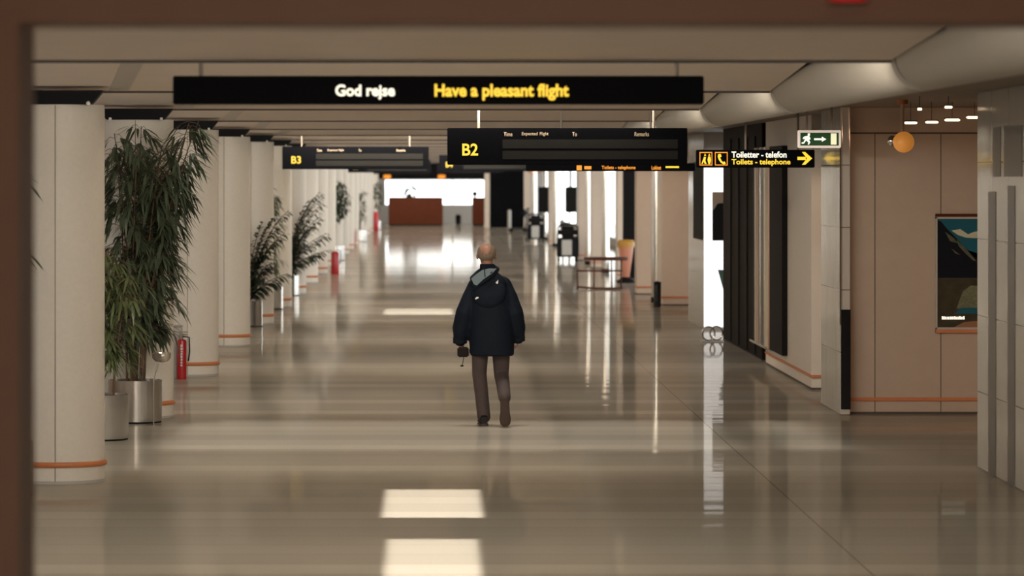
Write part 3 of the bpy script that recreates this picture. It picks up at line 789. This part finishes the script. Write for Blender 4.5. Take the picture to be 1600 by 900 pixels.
# steel columns of the far right row
SP = ((1026, 72.6, 8.5, 'beside the tan wall with a black bin'), (946, 95, 6, 'before the bright window gap nearest the bin'), (919, 104, 5, 'between two tan wall ends'), (869, 131, 5.5, 'behind the nearer luggage trolley'), (852, 145, 4, 'behind the farther luggage trolley'), (835, 160, 4, 'nearest to the black far partition'))
st0 = None
for k, (x, Y, rp, lab) in enumerate(SP):
    if st0 is None:
        st0 = thing('steel_column', '', 'column')
        bm = bm_new(); add_lathe(bm, [(.12, .1), (.12, ZC + .015)], n=32); obj('shaft', bm, STEELM, st0)
        bm = bm_new(); add_lathe(bm, [(.125, 0), (.125, .1)], n=32); obj('base', bm, DKGREY, st0)
        c = st0
    else: c = copy_tree(st0)
    s = rp * Y / FPX / .12
    c.location = (PX(x, Y), Y, 0); c.scale = (s, s, 1)
    c['label'] = 'polished steel column ' + lab; c['group'] = 'steel columns in the right row'
o = thing('ash_bin', 'slim black bin at the foot of a steel column by the tan wall', 'bin', (PX(1027, 70), 70, 0))
bm = bm_new(); add_lathe(bm, [(.06, 0), (.065, .02), (.07, .42), (.06, .43)], n=20); obj('body', bm, BLACKG, o)
bm = bm_new(); add_lathe(bm, [(.072, .43), (.072, .45), (.02, .47)], n=20); obj('lid', bm, DKGREY, o)
# orange bin
o = thing('waste_bin', 'tapered orange waste bin with yellow rim before the black opening', 'bin', (PX(978, 86), 86, 0))
bm = bm_new(); add_lathe(bm, [(.08, .12), (.17, .80)], n=24); obj('body', bm, mat('bin_orange', (.45, .19, .12), .4), o)
bm = bm_new(); add_lathe(bm, [(.19, .80), (.2, .9), (.16, .96), (.02, .97)], n=24); obj('lid', bm, mat('bin_yellow', (.40, .22, .04), .4), o)
bm = bm_new(); add_lathe(bm, [(.2, 0), (.2, .05), (.09, .13)], n=24); obj('foot', bm, BLACK, o)
# tube table
def tube_table(name, label, loc, w, d, h, rails=True):
    o = thing(name, label, 'table', loc)
    bm = bm_new(); add_lathe(bm, [(w * .48, h - .06), (w * .5, h - .03), (w * .5, h - .005), (w * .48, h)], (w * .14, 0, 0), n=40); obj('tabletop', bm, REDBR, o)
    for sx in (-w / 2, -w * .12, w * .26, w * .48):
        bm = bm_new(); add_tube(bm, [(sx, -d / 2 if sx in (-w / 2, w * .26) else d / 2, 0), (sx, 0, h * (.6 if sx == -w / 2 else .96))], .016, 8); obj('leg', bm, REDBR, o)
    if rails:
        bm = bm_new(); add_tube(bm, [(-w / 2, -d / 4, h * .58), (w * .5, -d / 4, h * .58)], .02, 8); obj('rail', bm, REDBR, o)
        bm = bm_new(); add_tube(bm, [(-w / 2, -d / 2, .05), (-w * .1, -d / 2, .02), (w * .3, -d / 2, .02), (w * .5, -d / 2, .03)], .022, 8); obj('foot_rail', bm, REDBR, o)
    return o
tube_table('tube_table', 'red-brown tube table with foot rail before the tan wall ends', (PX(938, 81), 81.3, 0), .95, .4, .67)
tube_table('tube_table', 'farther red-brown table beside the nearer luggage trolley', (PX(915, 112), 112, 0), 1.0, .4, .64, False)
# luggage trolleys
def trolley():
    o = thing('luggage_trolley', '', 'trolley')
    bm = bm_new()
    for s in (-1, 1):
        add_tube(bm, [(s * .27, .45, .14), (s * .29, -.3, .16), (s * .29, -.36, .5), (s * .27, -.36, .98)], .022, 8)
    obj('frame', bm, BLACK, o)
    bm = bm_new(); add_tube(bm, [(-.27, -.36, .96), (-.2, -.4, 1.03), (.2, -.4, 1.03), (.27, -.36, .96)], .026, 8); obj('handle', bm, BLACK, o)
    bm = bm_new(); add_box(bm, -.17, .11, -.392, -.365, .17, .60, .01); obj('plate', bm, STONE, o)
    bm = bm_new(); add_box(bm, -.29, .29, -.36, -.33, .13, .66, .01); obj('back_panel', bm, BLACK, o)
    bm = bm_new(); add_box(bm, -.27, .27, -.36, -.10, .64, .98, .1); obj('basket', bm, DKGREY, o)
    bm = bm_new(); add_box(bm, -.27, .27, -.3, .45, .12, .15, .005); obj('platform', bm, BLACK, o)
    for x, y in ((-.24, .35), (.24, .35), (-.25, -.28), (.25, -.28)):
        bm = bm_new(); add_tube(bm, [(x - .025, y, .065), (x + .025, y, .065)], .065, 16); obj('wheel', bm, BLACK, o)
    return o
t0 = trolley(); t0.location = (PX(887, 108), 108.2, 0); t0['label'] = 'dark luggage trolley with a pale plate, nearest of the row'; t0['group'] = 'luggage trolleys on the right'
t1 = copy_tree(t0); t1.location = (PX(835, 139), 139, 0); t1.rotation_euler = (0, 0, R(8)); t1['label'] = 'dark luggage trolley with a plate, second from the red-brown tables'
t2 = copy_tree(t0); t2.location = (PX(811, 165), 165, 0); t2.rotation_euler = (0, 0, R(80)); t2['label'] = 'dark luggage trolley standing sideways beside the pale bollard'
o = thing('bollard', 'pale slim bollard before the black far partition', 'bollard', (PX(796, 174), 174, 0))
bm = bm_new(); add_lathe(bm, [(.08, .03), (.08, .84), (.05, .87), (.01, .88)], n=20); obj('post', bm, STONE, o)
bm = bm_new(); add_lathe(bm, [(.13, 0), (.13, .03)], n=20); obj('foot', bm, STEELM, o)
# monitors hanging in the bright gaps
for x, y, Y, lab in ((893, 312, 121, 'dark screen in the bright gap above the nearer luggage trolley'), (851, 312, 142, 'dark screen in the bright gap above the farther luggage trolley')):
    q = Y / FPX
    o = thing('hanging_monitor', lab, 'screen', P(x, y, Y), group='dark screens in the bright gaps')
    bm = bm_new(); add_box(bm, -10 * q, 8 * q, -.05, .05, -20 * q, 20 * q, .02); obj('case', bm, BLACK, o)
    bm = bm_new(); add_box(bm, -9 * q, 7 * q, -.056, -.05, -17 * q, 17 * q, .0); obj('display', bm, DKGREY, o)
    bm = bm_new(); add_tube(bm, [(0, .02, 19 * q), (0, .02, ZC + .02 - P(x, y, Y).z)], .02, 8); obj('hanging_rod', bm, DKGREY, o)
for x, y, Y, lab in ((605, 276, 193.7, 'small amber lamp above the end window over the long counter'), (690, 276, 193.7, 'small amber lamp above the end window right of the long counter'), (835, 266.5, 160.2, 'amber lamp above the far luggage trolleys')):
    o = thing('amber_lamp', lab, 'lamp', P(x, y, Y), group='small amber lamps far down the hall')
    bm = bm_new(); add_box(bm, -.19, .19, -.06, -.01, -.09, .09, .03); obj('lens', bm, ORL, o)
    bm = bm_new(); add_box(bm, -.22, .22, -.01, .05, -.11, .11, .01)
    if Y < 170: add_tube(bm, [(0, .02, .1), (0, .02, ZC + .02 - P(x, y, Y).z)], .02, 8)
    obj('housing', bm, DKGREY, o)
# end counters
def counter(label, x0, x1, Y, h):
    xa, xb = PX(x0, Y), PX(x1, Y)
    o = thing('gate_counter', label, 'counter', ((xa + xb) / 2, Y, 0)); w = (xb - xa) / 2
    bm = bm_new(); add_box(bm, -w, w, 0, .6, .06, h - .05, .01); obj('front_panel', bm, WOOD, o)
    bm = bm_new(); add_box(bm, -w - .03, w + .03, -.05, .7, h - .05, h, .01); obj('countertop', bm, WOOD, o)
    bm = bm_new(); add_box(bm, -w + .03, w - .03, .03, .6, 0, .06); obj('plinth', bm, BLACK, o)
    return o
counter('long red-brown wooden gate counter below the end window', 607, 692, 186, 1.38)
counter('short red-brown wooden gate counter right of the end window gap', 738, 757, 186, 1.36)
bushy('potted_fig', 'small pale plant behind the long wooden counter at the end window', (PX(641, 188.5), 188.5, 0), 2.2, .35, 1.7, 44, n=120, leafL=.2)
o = thing('waste_bin', 'small dark bin below the end window gap', 'bin', (PX(716, 192), 192, 0))
bm = bm_new(); add_lathe(bm, [(.10, 0), (.13, .05), (.14, .42), (.10, .46)], n=20); obj('body', bm, DKBROWN, o)
bm = bm_new(); add_lathe(bm, [(.14, .42), (.1, .48), (.02, .5)], n=20); obj('lid', bm, BLACK, o)
o = thing('desk_monitor', 'small dark monitor on the short counter at the end', 'monitor', (PX(742, 186.3), 186.3, 1.36))
bm = bm_new(); add_box(bm, -.12, .12, -.06, .1, .06, .3, .02); obj('case', bm, BLACK, o)
bm = bm_new(); add_lathe(bm, [(.08, 0), (.08, .02), (.03, .03), (.03, .07)], n=16); obj('stand', bm, BLACK, o)

# ------------------------------------------------------------------ the walking man
MX, MY = PX(763, 36.7), 36.7
man = thing('person', 'balding person in a navy hooded jacket and brown trousers walking away', 'person', (MX, MY, 0))
SKIN = mat('skin', (.36, .175, .115), .5, noise=.08, nscale=20)
JACK = mat('navy_jacket', (.006, .009, .016), .7, noise=.3, nscale=12, bump=.2, spec=.15)
LIN = mat('hood_lining', (.24, .30, .32), .7)
TROU = mat('brown_trousers', (.058, .039, .036), .8, noise=.2, nscale=14, bump=.2)
SHOE = mat('dark_shoe', (.010, .007, .006), .5, spec=.2)
SOLE = mat('brown_sole', (.05, .028, .018), .6, noise=.3, nscale=30)
HAIR = mat('grey_brown_hair', (.23, .165, .115), .8, noise=.5, nscale=60)
def capsules(bm, pts, rs, n=14):
    pts = [Vector(p) for p in pts]
    add_tube(bm, pts, rs, n)
    for p, r in zip(pts, rs): add_sphere(bm, p, r, n, 8)
def loft(bm, rings, n=28):
    """rings: (cx, cy, z, rx, ry)"""
    rr = [[bm.verts.new((cx + rx * math.copysign(abs(math.cos(a)) ** .85, math.cos(a)), cy + ry * math.copysign(abs(math.sin(a)) ** .85, math.sin(a)), z)) for a in [2 * PI * i / n for i in range(n)]] for cx, cy, z, rx, ry in rings]
    for a, b in zip(rr, rr[1:]):
        for i in range(n): bm.faces.new((a[i], a[(i + 1) % n], b[(i + 1) % n], b[i]))
    bm.faces.new(list(reversed(rr[0]))); bm.faces.new(rr[-1])
HC = Vector((-.016, .05, 1.625))                       # head centre
Lsh, Lel, Lwr = Vector((-.11, .0, 1.36)), Vector((-.225, -.03, 1.07)), Vector((-.268, .04, .83))
Rsh, Rel, Rwr = Vector((.14, .0, 1.355)), Vector((.252, -.03, 1.07)), Vector((.285, .08, .885))
Lhip, Lkn, Lan = Vector((-.075, .0, .90)), Vector((-.085, .02, .49)), Vector((-.045, -.01, .09))
Rhip, Rkn, Ran = Vector((.115, .0, .90)), Vector((.125, .06, .49)), Vector((.15, -.30, .285))
bm = bm_new()
# trunk, neck, head
loft(bm, [(.02, 0, .84, .15, .10), (.02, 0, .98, .15, .105), (.02, 0, 1.12, .15, .10), (.02, 0, 1.3, .15, .10), (.01, .0, 1.39, .11, .075), (-.005, .01, 1.455, .07, .065)])
capsules(bm, [(-.002, .005, 1.42), (-.01, .03, 1.53)], [.062, .056])
add_sphere(bm, HC + Vector((0, -.004, .022)), (.086, .100, .084))
add_sphere(bm, HC + Vector((0, .035, -.045)), (.060, .066, .072))
add_sphere(bm, HC + Vector((0, .092, -.085)), (.030, .022, .022))
add_tube(bm, [HC + Vector((0, .095, .015)), HC + Vector((0, .118, -.03)), HC + Vector((0, .10, -.042))], [.010, .016, .012], 10)
for s in (-1, 1):
    add_sphere(bm, HC + Vector((s * .087, .012, -.012)), (.012, .020, .033), 14, 10, rot=Euler((R(12), 0, s * R(18))))
    add_sphere(bm, HC + Vector((s * .032, .088, .028)), (.026, .012, .010), 12, 8)
    add_sphere(bm, HC + Vector((s * .044, .076, -.022)), (.024, .022, .02), 12, 8)
add_sphere(bm, HC + Vector((0, .098, -.062)), (.026, .010, .007), 12, 8)
# limbs
capsules(bm, [Lsh, Lel, Lwr], [.052, .042, .028]); capsules(bm, [Rsh, Rel, Rwr], [.052, .042, .028])
capsules(bm, [Lhip, Lkn, Lan], [.078, .052, .036]); capsules(bm, [Rhip, Rkn, Ran], [.078, .052, .036])
capsules(bm, [Lan, (-.045, .13, .045)], [.036, .03]); capsules(bm, [Ran, (.155, -.28, .10)], [.036, .03])
def hand(bm, w, side, curl):
    """palm hanging down from the wrist, fingers curled forward (+y)"""
    pc = w + Vector((0, .012, -.055))
    add_sphere(bm, pc, (.020, .038, .050), 14, 10)
    for k, (oy, ln) in enumerate(((.030, .070), (.011, .080), (-.010, .075), (-.028, .060))):
        p0 = pc + Vector((0, oy, -.038)); a = curl
        p1 = p0 + Vector((-side * math.sin(a * .5), 0, -math.cos(a * .5))) * ln * .45
        p2 = p1 + Vector((-side * math.sin(a * 1.2), 0, -math.cos(a * 1.2))) * ln * .32
        p3 = p2 + Vector((-side * math.sin(a * 1.9), 0, -math.cos(a * 1.9))) * ln * .25
        capsules(bm, [p0, p1, p2, p3], [.0092, .0085, .008, .007], 8)
    t0 = pc + Vector((-side * .008, .034, .012)); t1 = t0 + Vector((-side * .018, .018, -.03)); t2 = t1 + Vector((-side * .014, .004, -.026))
    capsules(bm, [t0, t1, t2], [.012, .010, .008], 8)
hand(bm, Lwr + Vector((.01, .02, -.02)), -1, 1.0); hand(bm, Rwr + Vector((0, .02, -.01)), 1, .8)
body = finish('body', bm, .0055, SKIN, man, 2)
# eyes
for s in (-1, 1):
    bm = bm_new(); add_sphere(bm, HC + Vector((s * .032, .088, .006)), .0115, 12, 8); obj('eye', bm, WHITE, body)
# hair: fringe around sides and back, crown bare
bm = bm_new(); add_sphere(bm, HC + Vector((0, -.004, .020)), (.091, .107, .089), 36, 24)
kill = []
for f in bm.faces:
    c = f.calc_center_median() - (HC + Vector((0, -.004, .020)))
    bald = c.z > .062 or ((c.x + .012) / .058) ** 2 + ((c.z - .048) / .058) ** 2 < 1
    face = c.y > .03 and not (abs(c.x) > .072 and c.y < .045 and c.z > -.02)
    if bald or face or c.z < -.078: kill.append(f)
bmesh.ops.delete(bm, geom=kill, context='FACES')
ext = bmesh.ops.solidify(bm, geom=bm.faces[:], thickness=.006)
h = obj('hair', bm, HAIR, man)
# trousers
bm = bm_new()
loft(bm, [(.02, 0, .80, .165, .115), (.02, 0, .92, .165, .118), (.02, 0, 1.02, .155, .11)])
capsules(bm, [(-.075, 0, .86), (-.08, .01, .68), Lkn, (-.062, .0, .28), (-.042, -.008, .085)], [.092, .080, .070, .066, .064], 18)
capsules(bm, [(.115, 0, .86), (.122, .03, .68), Rkn + Vector((0, 0, -.005)), (.137, -.10, .40), (.149, -.335, .285)], [.096, .086, .072, .066, .060], 18)
finish('trousers', bm, .010, TROU, man, 5)
# shoes
def shoe(ankle, toe, up, name='shoe'):
    """sole runs heel -> toe"""
    o_bm = bm_new(); s_bm = bm_new()
    d = (toe - ankle).normalized(); u = up.normalized(); sd = d.cross(u).normalized()
    L = (toe - ankle).length
    def ringset(bmx, sections, z0, z1f):
        rings = []
        for t, w, hgt in sections:
            c = ankle + d * L * t; n = 14; pts = []
            for i in range(n):
                a = 2 * PI * i / n
                zz = z0 + (z1f(hgt) - z0) * (.5 + .5 * math.sin(a))
                pts.append(bmx.verts.new(c + sd * w * math.copysign(abs(math.cos(a)) ** .7, math.cos(a)) + u * zz))
            rings.append(pts)
        for a, b in zip(rings, rings[1:]):
            for i in range(len(a)):
                f = bmx.faces.new((a[i], a[(i + 1) % len(a)], b[(i + 1) % len(b)], b[i])); f.smooth = True
        bmx.faces.new(list(reversed(rings[0]))); bmx.faces.new(rings[-1])
    sec_ = [(0, .030, .09), (.06, .040, .105), (.3, .040, .105), (.5, .042, .085), (.75, .052, .062), (.92, .044, .05), (1.0, .022, .035)]
    ringset(o_bm, sec_, .018, lambda q: q)
    ringset(s_bm, [(t - (.004 if t == 0 else 0), w + .003, 0) for t, w, q in sec_], 0, lambda q: .024)
    so = obj(name, o_bm, SHOE, man); obj('sole', s_bm, SOLE, so)
shoe(Vector((-.042, -.085, 0)), Vector((-.055, .20, 0)), Vector((0, 0, 1)))
heel = Vector((.148, -.395, .285)); toe = Vector((.156, -.335, .012))
shoe(heel, toe, Vector((0, 1, .22)))
# jacket with sleeves
bm = bm_new()
loft(bm, [(.035, .0, .665, .205, .155), (.035, .0, .70, .212, .16), (.03, -.005, .85, .215, .165), (.025, -.01, 1.0, .212, .165), (.022, -.01, 1.15, .205, .16), (.02, -.01, 1.28, .19, .15), (.018, -.005, 1.36, .172, .13), (.010, .0, 1.42, .125, .105), (.002, .012, 1.465, .086, .085), (-.012, .03, 1.54, .068, .072)], 36)
capsules(bm, [(-.115, 0, 1.345), (-.165, -.015, 1.22), (-.222, -.03, 1.07), (-.256, .0, .92), (-.268, .03, .815)], [.075, .085, .092, .088, .064], 18)
capsules(bm, [(.145, 0, 1.345), (.195, -.015, 1.22), (.248, -.03, 1.07), (.276, .01, .93), (.285, .05, .835)], [.075, .084, .088, .080, .062], 18)
jk = finish('jacket', bm, .011, JACK, man, 6)
for c, r in ((Vector((-.269, .032, .815)), .066), (Vector((.285, .052, .836)), .064)):
    bm = bm_new(); add_lathe(bm, [(r * .92, -.035), (r * 1.02, -.03), (r * 1.04, .0), (r * 1.0, .03)], c, 20); obj('cuff', bm, JACK, jk)
# hood lying on the back
bm = bm_new()
add_sphere(bm, (.005, -.135, 1.27), (.165, .055, .15), 24, 16, rot=Euler((R(-12), R(-8), 0)))
add_sphere(bm, (-.10, -.10, 1.385), (.085, .06, .055), 18, 12, rot=Euler((0, R(-32), 0)))
add_sphere(bm, (.07, -.10, 1.40), (.12, .055, .055), 18, 12, rot=Euler((0, R(32), 0)))
capsules(bm, [(-.15, -.06, 1.395), (-.13, -.165, 1.325), (-.055, -.185, 1.375), (.035, -.165, 1.445), (.085, -.06, 1.49), (.06, .03, 1.51)], [.024, .024, .024, .026, .024, .02], 10)
capsules(bm, [(-.16, -.06, 1.405), (-.09, -.02, 1.47), (-.06, .05, 1.49)], [.022, .022, .02], 10)
hood = finish('hood', bm, .010, JACK, man, 4)
bm = bm_new()
pts = [(-.165, -.165, 1.405), (-.11, -.15, 1.450), (-.06, -.14, 1.485), (.01, -.14, 1.50), (.075, -.14, 1.498), (.04, -.185, 1.46), (-.05, -.212, 1.398), (-.112, -.212, 1.340), (-.14, -.195, 1.352)]
top = [bm.verts.new(p) for p in pts]; ctr = bm.verts.new((-.055, -.172, 1.43))
for i in range(len(top)): f = bm.faces.new((top[i], top[(i + 1) % len(top)], ctr)); f.smooth = True
bmesh.ops.solidify(bm, geom=bm.faces[:], thickness=.008)
lo = obj('hood_lining', bm, LIN, man); lo['label'] = 'grey hood lining'
bm = bm_new(); add_tube(bm, [(-.038, -.148, 1.49), (-.036, -.175, 1.45), (-.032, -.195, 1.42)], .0045, 6); obj('drawcord', bm, JACK, lo)
for pts, y, z0 in (([(.066, 1.365), (.092, 1.392), (.090, 1.362), (.083, 1.352)], -.165, 0), ([(-.130, 1.215), (-.112, 1.232), (-.094, 1.228), (-.098, 1.218), (-.122, 1.208)], -.205, 0)):
    bm = bm_new(); add_prism(bm, pts, y - .004, y + .02); e = obj('emblem', bm, WHITE, jk); e['label'] = 'small white emblem'
# camera in his left hand
hp = Lwr + Vector((.035, .03, -.135))
o = thing('compact_camera', 'small dark camera with dangling strap held in the left hand', 'camera', Vector((MX, MY, 0)) + hp)
bm = bm_new(); add_box(bm, -.062, .048, -.045, .03, -.045, .05, .012); obj('body', bm, mat('camera_black', (.012, .006, .006), .6, spec=.15), o)
bm = bm_new(); add_tube(bm, [(.05, 0, .01), (.07, 0, .01)], .02, 14); obj('lens', bm, BLACKG, o)
bm = bm_new(); add_tube(bm, [(.0, -.02, -.03), (-.004, -.02, -.07), (-.012, -.02, -.11), (-.016, -.02, -.125)], .0035, 6); obj('strap', bm, BLACK, o)
bm = bm_new(); add_sphere(bm, (-.017, -.02, -.128), (.018, .01, .009), 10, 8); obj('strap_toggle', bm, BLACK, o)

# ------------------------------------------------------------------ warm lamps on the right side
WARM = (1.0, .58, .34)
point_light('wall_lamp_glow', (5.2, 34.0, 2.9), 60, WARM, .05, 80, (R(60), 0, 0))
point_light('wall_lamp_glow', (3.9, 41.0, 2.9), 30, WARM, .05, 75, (R(45), 0, R(-20)))
for Y in (67.5, 74, 83, 93, 103): point_light('shop_lamp_glow', (4.3, Y, 2.9), 90, WARM, .05, 75, (R(55), 0, 0))
point_light('low_wall_fill', (6.0, 36.2, .55), 10, (1.0, .45, .20), .05, 150, (R(95), 0, R(25)))  # hidden warm light added for the orange glow low on the wall
